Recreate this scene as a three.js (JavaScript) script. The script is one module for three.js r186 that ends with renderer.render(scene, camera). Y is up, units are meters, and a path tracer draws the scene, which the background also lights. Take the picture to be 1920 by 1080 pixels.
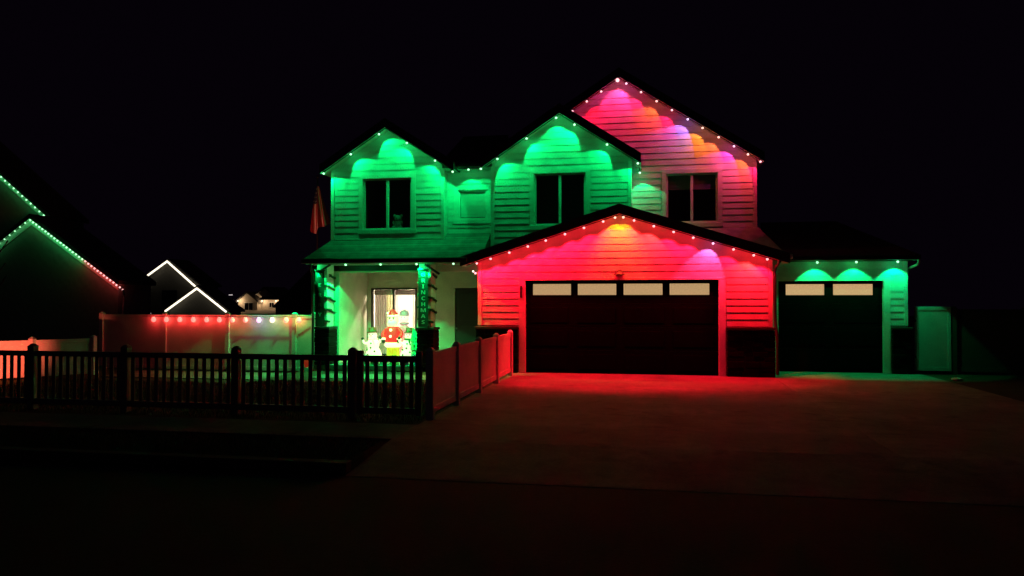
import * as THREE from 'three';
import { ImprovedNoise } from 'three/addons/math/ImprovedNoise.js';
import { mergeGeometries } from 'three/addons/utils/BufferGeometryUtils.js';
import { RoundedBoxGeometry } from 'three/addons/geometries/RoundedBoxGeometry.js';

// ---------- camera, sky, moon, exposure ----------
const scene = new THREE.Scene();
const camera = new THREE.PerspectiveCamera(42.18, 16 / 9, 0.1, 600);
camera.position.set(0, 1.93, 19.5);
camera.rotation.order = 'YXZ';
camera.rotation.y = 0.1795; camera.rotation.x = 0.0157;
{
  const w = 8, h = 4, d = new Float32Array(w * h * 4);
  for (let i = 0; i < w * h; i++) d.set([0.0014, 0.0006, 0.002, 1], i * 4);
  const t = new THREE.DataTexture(d, w, h, THREE.RGBAFormat, THREE.FloatType);
  t.mapping = THREE.EquirectangularReflectionMapping; t.magFilter = THREE.LinearFilter; t.needsUpdate = true;
  scene.background = t; scene.environment = t;
}
const moon = new THREE.DirectionalLight(new THREE.Color(1, 0.8, 0.75), 0.004);
moon.name = 'moon_light'; moon.position.set(14, 30, 26); moon.shadow.radius = 20; moon.castShadow = true;
Object.assign(moon.shadow.camera, { left: -60, right: 60, top: 60, bottom: -60, far: 200 });
scene.add(moon);
const EXPOSURE = 1.0;

// ---------- helpers ----------
let seed = 7; const rnd = () => { seed = (seed * 1664525 + 1013904223) >>> 0; return seed / 4294967296; };
const rr = (a, b) => a + (b - a) * rnd();
const noise = new ImprovedNoise();
const used = {};
function numbered(n) { const k = used[n] = (used[n] ?? -1) + 1; return k ? n + '_' + String(k).padStart(3, '0') : n; }
function tag(o, label, category, group, kind) {
  if (label) o.userData.label = label; if (category) o.userData.category = category;
  if (group) o.userData.group = group; if (kind) o.userData.kind = kind; return o;
}
function thing(name, label, category, pos = [0, 0, 0], group) {
  const o = new THREE.Group(); o.name = numbered(name); o.position.set(...pos); scene.add(o);
  return tag(o, label, category, group);
}
function origin(o) { const v = new THREE.Vector3(); for (let p = o; p && p !== scene; p = p.parent) v.add(p.position); return v; }
function mapUV(g, s = 1) {                      // texture coordinates in metres, by the way each face points
  if (g.index) g = g.toNonIndexed();
  if (!g.attributes.normal) g.computeVertexNormals();
  const p = g.attributes.position, uv = new Float32Array(p.count * 2);
  const a = new THREE.Vector3(), b = new THREE.Vector3(), c = new THREE.Vector3();
  for (let i = 0; i < p.count; i += 3) {
    a.fromBufferAttribute(p, i); b.fromBufferAttribute(p, i + 1); c.fromBufferAttribute(p, i + 2);
    const n = b.clone().sub(a).cross(c.clone().sub(a)), x = Math.abs(n.x), y = Math.abs(n.y), z = Math.abs(n.z);
    [a, b, c].forEach((v, k) => {
      const [u, w] = y >= x && y >= z ? [v.x, v.z] : x >= z ? [v.z, v.y] : [v.x, v.y];
      uv[(i + k) * 2] = u * s; uv[(i + k) * 2 + 1] = w * s;
    });
  }
  g.setAttribute('uv', new THREE.BufferAttribute(uv, 2));
  return g;
}
// geometry in world coordinates becomes a named part of its parent; or a shared geometry is put at AT
function part(name, geo, mat, parent, at) {
  const m = new THREE.Mesh(geo, mat); m.name = numbered(name); m.castShadow = m.receiveShadow = true;
  const o = origin(parent);
  if (at) m.position.set(at[0] - o.x, at[1] - o.y, at[2] - o.z); else geo.translate(-o.x, -o.y, -o.z);
  parent.add(m); return m;
}
function box(x0, x1, y0, y1, z0, z1) { return mapUV(new THREE.BoxGeometry(x1 - x0, y1 - y0, z1 - z0).translate((x0 + x1) / 2, (y0 + y1) / 2, (z0 + z1) / 2)); }
function rbox(x0, x1, y0, y1, z0, z1, r = 0.012) { return mapUV(new RoundedBoxGeometry(x1 - x0, y1 - y0, z1 - z0, 1, r).translate((x0 + x1) / 2, (y0 + y1) / 2, (z0 + z1) / 2)); }
function polyPrism(pts, z0, z1, holes = []) {   // outline in x, y pushed from z0 to z1
  const s = new THREE.Shape(pts.map(p => new THREE.Vector2(...p)));
  for (const [x0, x1, y0, y1] of holes) s.holes.push(new THREE.Path([[x0, y0], [x0, y1], [x1, y1], [x1, y0]].map(p => new THREE.Vector2(...p))));
  return mapUV(new THREE.ExtrudeGeometry(s, { depth: z1 - z0, bevelEnabled: false }).translate(0, 0, z0));
}
function hull(top, bottom) {                    // two rings of corners joined into a solid
  const n = top.length, v = [], tri = (a, b, c) => v.push(...a, ...b, ...c);
  for (let i = 1; i < n - 1; i++) { tri(top[0], top[i], top[i + 1]); tri(bottom[0], bottom[i + 1], bottom[i]); }
  for (let i = 0; i < n; i++) { const j = (i + 1) % n; tri(top[i], bottom[i], bottom[j]); tri(top[i], bottom[j], top[j]); }
  const g = new THREE.BufferGeometry(); g.setAttribute('position', new THREE.Float32BufferAttribute(v, 3)); g.computeVertexNormals();
  return mapUV(g);
}
const merge = l => mergeGeometries(l.map(g => { g = g.index ? g.toNonIndexed() : g; for (const k of Object.keys(g.attributes)) if (!['position', 'normal', 'uv'].includes(k)) g.deleteAttribute(k); return g; }));
function tube(pts, r, seg = 40, rad = 6) { return new THREE.TubeGeometry(new THREE.CatmullRomCurve3(pts.map(p => new THREE.Vector3(...p))), seg, r, rad); }
function rod(a, b, r, rad = 8) {
  const A = new THREE.Vector3(...a), B = new THREE.Vector3(...b), d = B.clone().sub(A);
  const g = new THREE.CylinderGeometry(r, r, d.length(), rad);
  g.applyQuaternion(new THREE.Quaternion().setFromUnitVectors(new THREE.Vector3(0, 1, 0), d.normalize()));
  return g.translate((A.x + B.x) / 2, (A.y + B.y) / 2, (A.z + B.z) / 2);
}

// ---------- materials ----------
function grainTex(n, fn, repeat) {
  const d = new Uint8Array(n * n * 4);
  for (let y = 0; y < n; y++) for (let x = 0; x < n; x++) { const c = fn(x / n, y / n); d.set([c[0], c[1] ?? c[0], c[2] ?? c[0], 255], (y * n + x) * 4); }
  const t = new THREE.DataTexture(d, n, n); t.wrapS = t.wrapT = THREE.RepeatWrapping; t.magFilter = THREE.LinearFilter; t.minFilter = THREE.LinearMipmapLinearFilter;
  t.generateMipmaps = true; t.colorSpace = THREE.SRGBColorSpace; t.repeat.set(repeat, repeat); t.needsUpdate = true; return t;
}
const tn = (u, v, f, z) => {                    // noise that tiles
  const a = noise.noise(u * f, v * f, z), b = noise.noise((u - 1) * f, v * f, z), c = noise.noise(u * f, (v - 1) * f, z), e = noise.noise((u - 1) * f, (v - 1) * f, z);
  return (a * (1 - u) + b * u) * (1 - v) + (c * (1 - u) + e * u) * v;
};
const cl = v => Math.max(0, Math.min(255, v));
const T = {
  paint: grainTex(256, (u, v) => { const k = 232 + 26 * tn(u, v, 5, 1) + 16 * tn(u, v, 34, 2) + 10 * (rnd() - 0.5); return [cl(k)]; }, 0.7),
  concrete: grainTex(512, (u, v) => { const st = Math.max(0, tn(u, v, 9, 31) - 0.25) * 160, k = 205 - st + 60 * tn(u, v, 4, 3) + 34 * tn(u, v, 17, 4) + 30 * tn(u, v, 70, 5) + 34 * (rnd() - 0.5); return [cl(k), cl(k - 3), cl(k - 8)]; }, 0.3),
  asphalt: grainTex(512, (u, v) => { const k = 190 + 40 * tn(u, v, 5, 6) + 40 * tn(u, v, 60, 7) + 90 * (rnd() - 0.5); return [cl(k)]; }, 0.35),
  shingle: grainTex(256, (u, v) => { const k = 190 + 50 * tn(u, v, 6, 8) + 80 * (rnd() - 0.5); return [cl(k), cl(k - 4), cl(k - 8)]; }, 0.8),
  grass: grainTex(512, (u, v) => { const k = 165 + 60 * tn(u, v, 7, 9) + 60 * tn(u, v, 50, 10) + 50 * (rnd() - 0.5); return [cl(k), cl(k + 6), cl(k - 40)]; }, 0.4),
  cloth: grainTex(128, (u, v) => { const k = 225 + 20 * tn(u, v, 8, 12) + 22 * (rnd() - 0.5); return [cl(k)]; }, 3),
};
const C = (r, g, b) => new THREE.Color().setRGB(r, g, b);
const std = (c, rough, o = {}) => new THREE.MeshStandardMaterial({ color: c, roughness: rough, ...o });
const M = {
  siding: [0.56, 0.6, 0.64].map(k => std(C(k, k * 0.98, k * 0.94), 0.62, { map: T.paint, bumpMap: T.paint, bumpScale: 0.002 })),
  wall: std(C(0.56, 0.55, 0.52), 0.75, { map: T.paint }),
  trim: std(C(0.68, 0.67, 0.64), 0.5, { map: T.paint }),
  soffit: std(C(0.55, 0.54, 0.52), 0.6, { map: T.paint }),
  dark: std(C(0.018, 0.017, 0.017), 0.5, { map: T.paint }),
  door: new THREE.MeshPhysicalMaterial({ color: C(0.003, 0.003, 0.0035), roughness: 0.9, specularIntensity: 0.03, map: T.paint }),
  roof: std(C(0.05, 0.048, 0.046), 0.95, { map: T.shingle }),
  shingle: [0.2, 0.23, 0.26].map(k => std(C(k, k, k), 0.9, { map: T.shingle, bumpMap: T.shingle, bumpScale: 0.004 })),
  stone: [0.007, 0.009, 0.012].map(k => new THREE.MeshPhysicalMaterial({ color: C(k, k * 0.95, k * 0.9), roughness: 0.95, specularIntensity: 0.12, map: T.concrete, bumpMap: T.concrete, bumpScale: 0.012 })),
  mortar: std(C(0.03, 0.03, 0.03), 1),
  cap: std(C(0.02, 0.019, 0.018), 0.85, { map: T.concrete }),
  concrete: [0.24, 0.26, 0.28].map(k => std(C(k, k * 0.97, k * 0.92), 0.85, { map: T.concrete, bumpMap: T.concrete, bumpScale: 0.004 })),
  asphalt: std(C(0.035, 0.035, 0.038), 0.95, { map: T.asphalt, bumpMap: T.asphalt, bumpScale: 0.008 }),
  soil: std(C(0.05, 0.047, 0.028), 1, { map: T.grass }),
  blade: std(C(0.07, 0.085, 0.03), 0.9, { side: THREE.DoubleSide }),
  vinyl: std(C(0.8, 0.78, 0.74), 0.45, { map: T.paint }),
  picket: std(C(0.26, 0.24, 0.22), 0.55, { map: T.paint }),
  glass: new THREE.MeshPhysicalMaterial({ color: 0xffffff, roughness: 0.03, transmission: 1, thickness: 0, ior: 1.5 }),
  room: std(C(0.09, 0.085, 0.08), 0.9),
  blind: std(C(0.54, 0.53, 0.5), 0.7),
  frost: [1, 0.86].map(k => std(C(0.03, 0.028, 0.025), 0.4, { emissive: C(0.74 * k, 0.46 * k, 0.21 * k), emissiveIntensity: 1, map: T.cloth, emissiveMap: T.cloth })),
  metal: std(C(0.25, 0.25, 0.26), 0.4, { metalness: 0.8 }),
  pine: std(C(0.012, 0.04, 0.016), 0.9),
};

// ---------- ground ----------
function sheet(xs, zs, fn, mat, name) {
  const v = [], idx = [];
  for (const z of zs) for (const x of xs) v.push(x, fn(x, z), z);
  for (let j = 0; j < zs.length - 1; j++) for (let i = 0; i < xs.length - 1; i++) { const a = j * xs.length + i, b = a + 1, c = a + xs.length, d = c + 1; idx.push(a, c, b, b, c, d); }
  const g = new THREE.BufferGeometry(); g.setAttribute('position', new THREE.Float32BufferAttribute(v, 3)); g.setIndex(idx); g.computeVertexNormals();
  return tag(part(name, mapUV(g), mat, scene), null, null, null, 'structure');
}
const ss = (a, b, x) => { const t = Math.max(0, Math.min(1, (x - a) / (b - a))); return t * t * (3 - 2 * t); };
const fall = (x, z) => Math.max(-5, -Math.max(0, (-0.8 * x - 0.6 * z) - 17) * 0.055);   // the land drops away behind, to the left
const lawnY = (x, z) => (z > 10.99 ? -0.22 : x > -3.49 && x < 7.01 && z > 8.5 ? -0.25 : -0.025) + fall(x, z) + (z < 8 && z > -40 && x > -40 ? 0.012 * noise.noise(x * 0.7, 0, z * 0.7) : 0) - 0.1 * ss(-8.8, -9.8, x) * ss(6, 2.2, z);
{
  const xs = [], zs = [];
  for (let x = -220; x < -40; x += 12) xs.push(x); for (let x = -40; x < 30; x += 1) xs.push(x); xs.push(-3.5, -3.48, 7.02, 6.99);  for (let x = 30; x <= 220; x += 19) xs.push(x);
  for (let z = -260; z < -40; z += 11) zs.push(z); for (let z = -40; z < 11; z += 1) zs.push(z); zs.push(10.98, 11.0); for (let z = 13; z <= 60; z += 6) zs.push(z);
  zs.push(8.49, 8.51); xs.sort((a, b) => a - b); zs.sort((a, b) => a - b);
  sheet(xs, zs, lawnY, M.soil, 'lawn');
}
sheet([-120, -40, -10, 0, 10, 40, 120], [11.16, 15, 19, 24, 30], () => -0.142, M.asphalt, 'road');
function slabs(name, list) {
  const g = new THREE.Group(); g.name = name; scene.add(g); tag(g, null, null, null, 'structure');
  for (const [x0, x1, z0, z1, top = 0] of list) part('slab', rbox(x0 + 0.003, x1 - 0.003, top - 0.12, top, z0 + 0.003, z1 - 0.003, 0.006), M.concrete[Math.floor(rnd() * 3)], g);
  return g;
}
{
  const l = [], xs = [-3.5, 3.06, 7.0];
  for (let i = 0; i < 2; i++) for (const [z0, z1] of [[-0.12, 2.7], [2.7, 5.4], [5.4, 8.2], [8.2, 9.6]]) l.push([xs[i], xs[i + 1], i === 1 && z0 < 0 ? -1.6 : z0, z1]);
  const dw = slabs('driveway', l);
  for (const [x0, x1] of [[-3.5, 3.06], [3.06, 7.0]]) part('apron', hull([[x0, 0, 9.6], [x0, -0.136, 11.2], [x1, -0.136, 11.2], [x1, 0, 9.6]], [[x0, -0.12, 9.6], [x0, -0.2, 11.2], [x1, -0.2, 11.2], [x1, -0.12, 9.6]]), M.concrete[1], dw);
  const s = []; for (let x = -24.5; x < -3.6; x += 1.5) s.push([x, x + 1.5, 8.35, 9.55, -0.004]); for (let x = 7; x < 24; x += 1.5) s.push([x, x + 1.5, 8.35, 9.55, -0.004]);
  slabs('pavement', s);
  const k = []; for (let x = -30; x < 30; x += 3) if (x < -6 || x > 7.5) k.push([x, x + 3, 10.98, 11.15, 0]); k.push([-6, -3.5, 10.98, 11.15, 0]);
  const kb = slabs('kerb', k), km = std(C(0.1, 0.098, 0.094), 0.95, { map: T.concrete, bumpMap: T.concrete, bumpScale: 0.004 }); kb.children.forEach(o => { o.material = km; });
  const p = []; for (let i = 0; i < 7; i++) p.push([-14.3 + i * 0.72, -13.58 + i * 0.72, 0.25, 1.9, -0.1]); for (let i = 0; i < 5; i++) p.push([-8.3 + i * 0.9, -7.4 + i * 0.9, 1.0, 2.1, -0.006]);
  slabs('garden_path', p);
}
{ // grass of the front yard and the strip by the road
  const g = new THREE.BufferGeometry(); g.setAttribute('position', new THREE.Float32BufferAttribute([-0.006, 0, 0, 0.006, 0, 0, 0.01, 0.06, 0.015], 3)); g.computeVertexNormals();
  const N = 60000, im = new THREE.InstancedMesh(g, M.blade, N), m = new THREE.Matrix4(), q = new THREE.Quaternion(), up = new THREE.Vector3(0, 1, 0);
  for (let i = 0; i < N; i++) {
    let x, z; if (i % 4 === 0) { x = rr(-16, -3.6); z = rr(9.6, 10.9); } else { x = rr(-16, -3.6); z = rr(2.7, 8.2); }
    const s = rr(0.6, 1.3); m.compose(new THREE.Vector3(x, lawnY(x, z) - 0.01, z), q.setFromAxisAngle(up, rnd() * 6.28), new THREE.Vector3(s, s, s)); im.setMatrixAt(i, m);
  }
  im.name = 'grass'; scene.add(im); tag(im, 'short dark grass of the front yard and roadside strip', 'grass', null, 'stuff');
}

// ---------- the main house ----------
const house = thing('family_house', 'two storey house with green and red lit gables and two dark garage doors', 'house', [0, 0, 0]);
const rakeY = (g, x) => g.apex - g.pitch * Math.abs(x - g.xc);
const CH = 0.176;
// lap boards over a wall: course by course between xl(y) and xr(y), broken at the openings
function siding(wall, z, y0, top, xl, xr, holes) {
  for (let y = y0, n = 0; y < top - 0.03; y += CH, n++) {
    const ya = y, yb = Math.min(y + CH, top - 0.002), mid = (ya + yb) / 2;
    let spans = [[0, 1]].map(() => ({ a0: xl(ya), b0: xr(ya), a1: xl(yb), b1: xr(yb) }));
    for (const [hx0, hx1, hy0, hy1] of holes) if (mid > hy0 && mid < hy1) spans = spans.flatMap(s => {
      const out = []; if (s.a0 < hx0 - 0.02) out.push({ ...s, b0: Math.min(s.b0, hx0), b1: Math.min(s.b1, hx0) }); if (s.b0 > hx1 + 0.02) out.push({ ...s, a0: Math.max(s.a0, hx1), a1: Math.max(s.a1, hx1) }); return out;
    });
    spans = spans.flatMap(s => {
      if (s.b0 - s.a0 < 2.4) return [s];
      const cut = Math.min(s.b1 - 0.4, Math.max(s.a1 + 0.4, s.a0 + (s.b0 - s.a0) * rr(0.25, 0.75)));
      return s.b1 - s.a1 < 1 ? [s] : [{ ...s, b0: cut - 0.002, b1: cut - 0.002 }, { ...s, a0: cut + 0.002, a1: cut + 0.002 }];
    });
    for (const s of spans) {
      if (s.b0 - s.a0 < 0.05) continue;
      if (s.b1 < s.a1) s.a1 = s.b1 = (s.a1 + s.b1) / 2;
      const lip = z + 0.017 + rr(-0.0015, 0.002), dy = rr(-0.002, 0.002);
      const g = hull([[s.a0, ya + dy, lip], [s.b0, ya + dy, lip], [s.b1, yb, z + 0.004], [s.a1, yb, z + 0.004]].reverse(), [[s.a0, ya + dy, z + 0.001], [s.b0, ya + dy, z + 0.001], [s.b1, yb, z + 0.001], [s.a1, yb, z + 0.001]].reverse());
      part('siding_board', g, M.siding[Math.floor(rnd() * 3)], wall);
    }
  }
}
function casing(w, x0, x1, y0, y1, z, proud = 0.03, t = 0.12) {   // flat boards round an opening
  part('casing', rbox(x0 - t, x0, y0, y1, z + 0.001, z + proud, 0.005), M.trim, w); part('casing', rbox(x1, x1 + t, y0, y1, z + 0.001, z + proud, 0.005), M.trim, w);
  part('casing', rbox(x0 - t, x1 + t, y1, y1 + t, z + 0.001, z + proud + 0.002, 0.005), M.trim, w);
  part('sill', rbox(x0 - t - 0.02, x1 + t + 0.02, y0 - t, y0, z + 0.001, z + proud + 0.015, 0.006), M.trim, w);
}
function darkWindow(x0, x1, y0, y1, z, mullion = true, depth = 1.6, proud = 0.03) {
  const w = new THREE.Group(); w.name = numbered('window'); w.position.set(x0, y0, z); house.add(w);
  const f = 0.05, zi = z - 0.075, zo = z - 0.02;
  casing(w, x0, x1, y0, y1, z, proud);
  part('frame', merge([box(x0, x0 + f, y0, y1, zi, zo), box(x1 - f, x1, y0, y1, zi, zo), box(x0 + f, x1 - f, y0, y0 + f, zi, zo), box(x0 + f, x1 - f, y1 - f, y1, zi, zo)]), M.trim, w);
  const xm = (x0 + x1) / 2;
  if (mullion) {
    part('mullion', rbox(xm - 0.035, xm + 0.035, y0 + f, y1 - f, zi - 0.01, zo + 0.008, 0.004), M.trim, w);
    part('pane', box(x0 + f, xm - 0.035, y0 + f, y1 - f, z - 0.056, z - 0.05), M.glass, w); part('pane', box(xm + 0.035, x1 - f, y0 + f, y1 - f, z - 0.05, z - 0.044), M.glass, w);
  } else part('pane', box(x0 + f, x1 - f, y0 + f, y1 - f, z - 0.056, z - 0.05), M.glass, w);
  const a = 0.1, zb = z - 0.16 - depth, zf = z - 0.16;   // the dark room behind
  part('room', merge([box(x0 - a - 0.05, x1 + a + 0.05, y0 - a - 0.05, y1 + a + 0.05, zb - 0.05, zb), box(x0 - a - 0.05, x0 - a, y0 - a, y1 + a, zb, zf), box(x1 + a, x1 + a + 0.05, y0 - a, y1 + a, zb, zf), box(x0 - a, x1 + a, y0 - a - 0.05, y0 - a, zb, zf), box(x0 - a, x1 + a, y1 + a, y1 + a + 0.05, zb, zf)]), M.room, w);
  return w;
}
function gableRoof(g, zf, zb, x0, x1) {            // slab over a gable: roof, soffit below it, fascia on the front edge
  const Y = x => rakeY(g, x), k = 0.23;
  const chev = (lo, hi) => [[x0, Y(x0) + lo], [g.xc, g.apex + lo], [x1, Y(x1) + lo], [x1, Y(x1) + hi], [g.xc, g.apex + hi], [x0, Y(x0) + hi]];
  part('roof', polyPrism(chev(0.022, k), zb, zf - 0.03), M.roof, house);
  part('soffit', polyPrism(chev(0, 0.02), zb + 0.02, zf - 0.032), M.soffit, house);
  part('fascia', polyPrism(chev(-0.012, k + 0.012), zf - 0.028, zf), M.dark, house);
}
const G1 = { xc: -7.17, apex: 6.74, pitch: 0.64 }, G2 = { xc: -2.3, apex: 6.92, pitch: 0.655 }, GR = { xc: -0.76, apex: 8.1, pitch: 0.644 }, GG = { xc: -0.7, apex: 4.13, pitch: 0.315 };
function gableWall(name, g, xa, xb, yb, z, holes, sideInset, extra = []) {
  const w = part(name, polyPrism([[xa, yb], [xb, yb], [xb, rakeY(g, xb) - 0.002], [g.xc, g.apex - 0.002], [xa, rakeY(g, xa) - 0.002]], z - 0.14, z, holes), M.wall, house);
  const lo = y => Math.max(xa + sideInset, g.xc - (g.apex - y) / g.pitch), hi = y => Math.min(xb - sideInset, g.xc + (g.apex - y) / g.pitch);
  siding(w, z, yb, g.apex, lo, hi, [...holes.map(([a, b, c, d]) => [a - 0.13, b + 0.13, c - 0.13, d + 0.12]), ...extra]);
  part('corner_board', rbox(xa - 0.012, xa + sideInset - 0.01, yb, rakeY(g, xa) - 0.06, z + 0.001, z + 0.028, 0.005), M.trim, w);
  part('corner_board', rbox(xb - sideInset + 0.01, xb + 0.012, yb, rakeY(g, xb) - 0.06, z + 0.001, z + 0.028, 0.005), M.trim, w);
  return w;
}
// upper storey
const W1 = [-7.95, -6.51, 3.91, 5.36], W2 = [-3.03, -1.63, 3.95, 5.36], W3 = [0.52, 1.9, 4.05, 5.42], WR = [-5.24, -4.42, 4.18, 5.01];
gableWall('gable_wall', G1, -8.9, -5.57, 3.48, -0.6, [W1], 0.1);
gableWall('gable_wall', G2, -4.23, -0.42, 3.3, -0.6, [W2], 0.1);
gableWall('gable_wall', GR, -4.44, 2.92, 3.55, -1.6, [W3], 0.1, [[-4.4, -0.6, 0, 5.3]]);
{
  const w = part('recess_wall', polyPrism([[-5.58, 3.5], [-4.22, 3.5], [-4.22, 5.6], [-5.58, 5.6]], -1.04, -0.9, [WR]), M.wall, house);
  siding(w, -0.9, 3.6, 5.5, () => -5.52, () => -4.25, [[WR[0] - 0.13, WR[1] + 0.13, WR[2] - 0.13, WR[3] + 0.12]]);
  part('side_wall', box(-5.7, -5.57, 3.4, 5.66, -9, -0.742), M.wall, house);
  part('side_wall', box(-9.0 + 0.1, -8.76, 3.0, 5.6, -9, -0.742), M.wall, house);
  part('side_wall', box(-4.23, -4.1, 3.4, 5.62, -1.5, -0.742), M.wall, house);
  part('side_wall', box(-0.56, -0.42, 3.4, 5.66, -1.598, -0.742), M.wall, house);
  part('side_wall', box(2.78, 2.92, 2.9, 5.7, -9, -1.742), M.wall, house);
  part('rear_wall', box(-8.9, 2.92, 0, 5.6, -9.2, -9.002), M.wall, house);
}
darkWindow(...W1, -0.6); darkWindow(...W2, -0.6, true, 0.7); darkWindow(...W3, -1.6);
{
  const w = darkWindow(...WR, -0.9, false, 0.9, 0.014);
  for (let i = 0; i < 12; i++) { const y = 4.945 - i * 0.058; part('blind_slat', rbox(-5.18, -4.48, y - 0.0285, y + 0.0285, -0.968 - 0.004 * (i % 2), -0.961 - 0.004 * (i % 2), 0.002), M.blind, w); }
  part('blind_rail', rbox(-5.18, -4.48, 4.255, 4.282, -0.975, -0.958, 0.004), M.blind, w);
}
// a half drawn dark blind behind the window of the tall gable
{ const w = house.children.filter(o => o.name.startsWith('window'))[2]; part('roller_blind', box(0.58, 1.84, 4.98, 5.36, -1.72, -1.712), std(C(0.16, 0.15, 0.15), 0.9), w); }
gableRoof(G1, -0.2, -9.1, -9.1, -5.2); gableRoof(G2, -0.2, -5, -4.42, -0.16); gableRoof(GR, -1.2, -9.1, -4.6, 3.08);
part('roof', hull([[-5.6, 5.8, -0.5], [-4.2, 5.8, -0.5], [-4.2, 7.0, -3], [-5.6, 7.0, -3]].reverse(), [[-5.6, 5.58, -0.5], [-4.2, 5.58, -0.5], [-4.2, 6.8, -3], [-5.6, 6.8, -3]].reverse()), M.roof, house);
part('soffit', box(-5.55, -4.25, 5.555, 5.575, -0.895, -0.51), M.soffit, house);
part('gutter', rbox(-5.2, -4.42, 5.585, 5.7, -0.52, -0.41, 0.02), M.dark, house);

// garage
const DOOR1 = [-3.18, 1.77, -0.02, 2.44], DOOR2 = [3.45, 6.08, -0.02, 2.43];
{
  const w = part('garage_wall', polyPrism([[-4.45, 0], [DOOR1[0], 0], [DOOR1[0], DOOR1[3]], [DOOR1[1], DOOR1[3]], [DOOR1[1], 0], [3.06, 0], [3.06, rakeY(GG, 3.06) - 0.002], [GG.xc, GG.apex - 0.002], [-4.45, rakeY(GG, -4.45) - 0.002]], -0.15, 0), M.wall, house);
  siding(w, 0, 1.26, 4.12, y => Math.max(-4.35, GG.xc - (GG.apex - y) / GG.pitch), y => Math.min(2.96, GG.xc + (GG.apex - y) / GG.pitch), [[-3.36, 1.96, 0, 2.47]]);
  part('corner_board', rbox(-4.462, -4.36, 1.25, rakeY(GG, -4.45) - 0.03, 0.001, 0.03, 0.005), M.trim, w);
  part('corner_board', rbox(2.97, 3.072, 1.25, rakeY(GG, 3.06) - 0.03, 0.001, 0.03, 0.005), M.trim, w);
  part('door_casing', rbox(-3.35, -3.18, 0, 2.44, 0.001, 0.032, 0.006), M.trim, w); part('door_casing', rbox(1.77, 1.94, 0, 2.44, 0.001, 0.032, 0.006), M.trim, w);
  part('door_casing', rbox(-3.35, 1.94, 2.44, 2.5, 0.001, 0.034, 0.006), M.trim, w);
  part('side_wall', box(2.91, 3.06, 0, 2.94, -7, -0.152), M.wall, house); part('side_wall', box(-4.45, -4.3, 0, 2.94, -9, -0.152), M.wall, house);
  const w2 = part('garage_wall', polyPrism([[3.062, 0], [DOOR2[0], 0], [DOOR2[0], DOOR2[3]], [DOOR2[1], DOOR2[3]], [DOOR2[1], 0], [6.66, 0], [6.66, 2.95], [3.062, 2.95]], -1.65, -1.5), M.wall, house);
  siding(w2, -1.5, 1.26, 2.3, () => 6.24, () => 6.58, []); siding(w2, -1.5, 2.56, 2.93, () => 3.15, () => 6.58, []);
  part('corner_board', rbox(6.58, 6.672, 1.25, 2.93, -1.499, -1.47, 0.005), M.trim, w2);
  part('door_casing', rbox(3.27, 3.45, 0, 2.43, -1.499, -1.468, 0.006), M.trim, w2); part('door_casing', rbox(6.08, 6.25, 0, 2.43, -1.499, -1.468, 0.006), M.trim, w2); part('door_casing', rbox(3.27, 6.25, 2.43, 2.55, -1.499, -1.466, 0.006), M.trim, w2);
  part('side_wall', box(6.52, 6.66, 0, 2.95, -7.5, -1.652), M.wall, house); part('rear_wall', box(2.92, 6.66, 0, 2.95, -7.7, -7.502), M.wall, house);
}
function garageDoor(x0, x1, top, z, panes) {
  const d = new THREE.Group(); d.name = numbered('garage_door'); d.position.set(x0, 0, z); house.add(d);
  const h = top / 4, holes = panes.map(([a, b]) => [a, b, 2.055, 2.345]);
  for (let i = 0; i < 4; i++) {
    const y0 = i * h + (i ? 0.004 : 0.012), y1 = (i + 1) * h - 0.004, rows = [];
    if (i < 3) rows.push(rbox(x0 + 0.004, x1 - 0.004, y0, y1, z - 0.05, z, 0.008)); else rows.push(polyPrism([[x0 + 0.004, y0], [x1 - 0.004, y0], [x1 - 0.004, y1], [x0 + 0.004, y1]], z - 0.05, z, holes));
    if (i < 3) { const n = panes.length, cw = (x1 - x0) / n; for (let k = 0; k < n; k++) rows.push(rbox(x0 + k * cw + 0.12, x0 + (k + 1) * cw - 0.12, y0 + 0.1, y1 - 0.1, z - 0.004, z + 0.009, 0.006)); }
    part('door_panel', merge(rows), M.door, d);
  }
  panes.forEach(([a, b, k]) => { part('window_pane', box(a - 0.01, b + 0.01, 2.045, 2.355, z - 0.04, z - 0.03), M.frost[k], d); part('pane_frame', merge([box(a - 0.02, b + 0.02, 2.345, 2.365, z + 0.001, z + 0.008), box(a - 0.02, b + 0.02, 2.035, 2.055, z + 0.001, z + 0.008), box(a - 0.02, a, 2.055, 2.345, z + 0.001, z + 0.008), box(b, b + 0.02, 2.055, 2.345, z + 0.001, z + 0.008)]), M.door, d); });
}
garageDoor(DOOR1[0], DOOR1[1], 2.44, -0.09, [[-2.99, -1.98, 1], [-1.8, -0.8, 1], [-0.61, 0.38, 1], [0.56, 1.55, 1]]);
garageDoor(DOOR2[0], DOOR2[1], 2.43, -1.58, [[3.66, 4.64, 0], [4.86, 5.85, 0]]);
gableRoof(GG, 0.4, -1.9, -4.86, 3.42);
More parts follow.
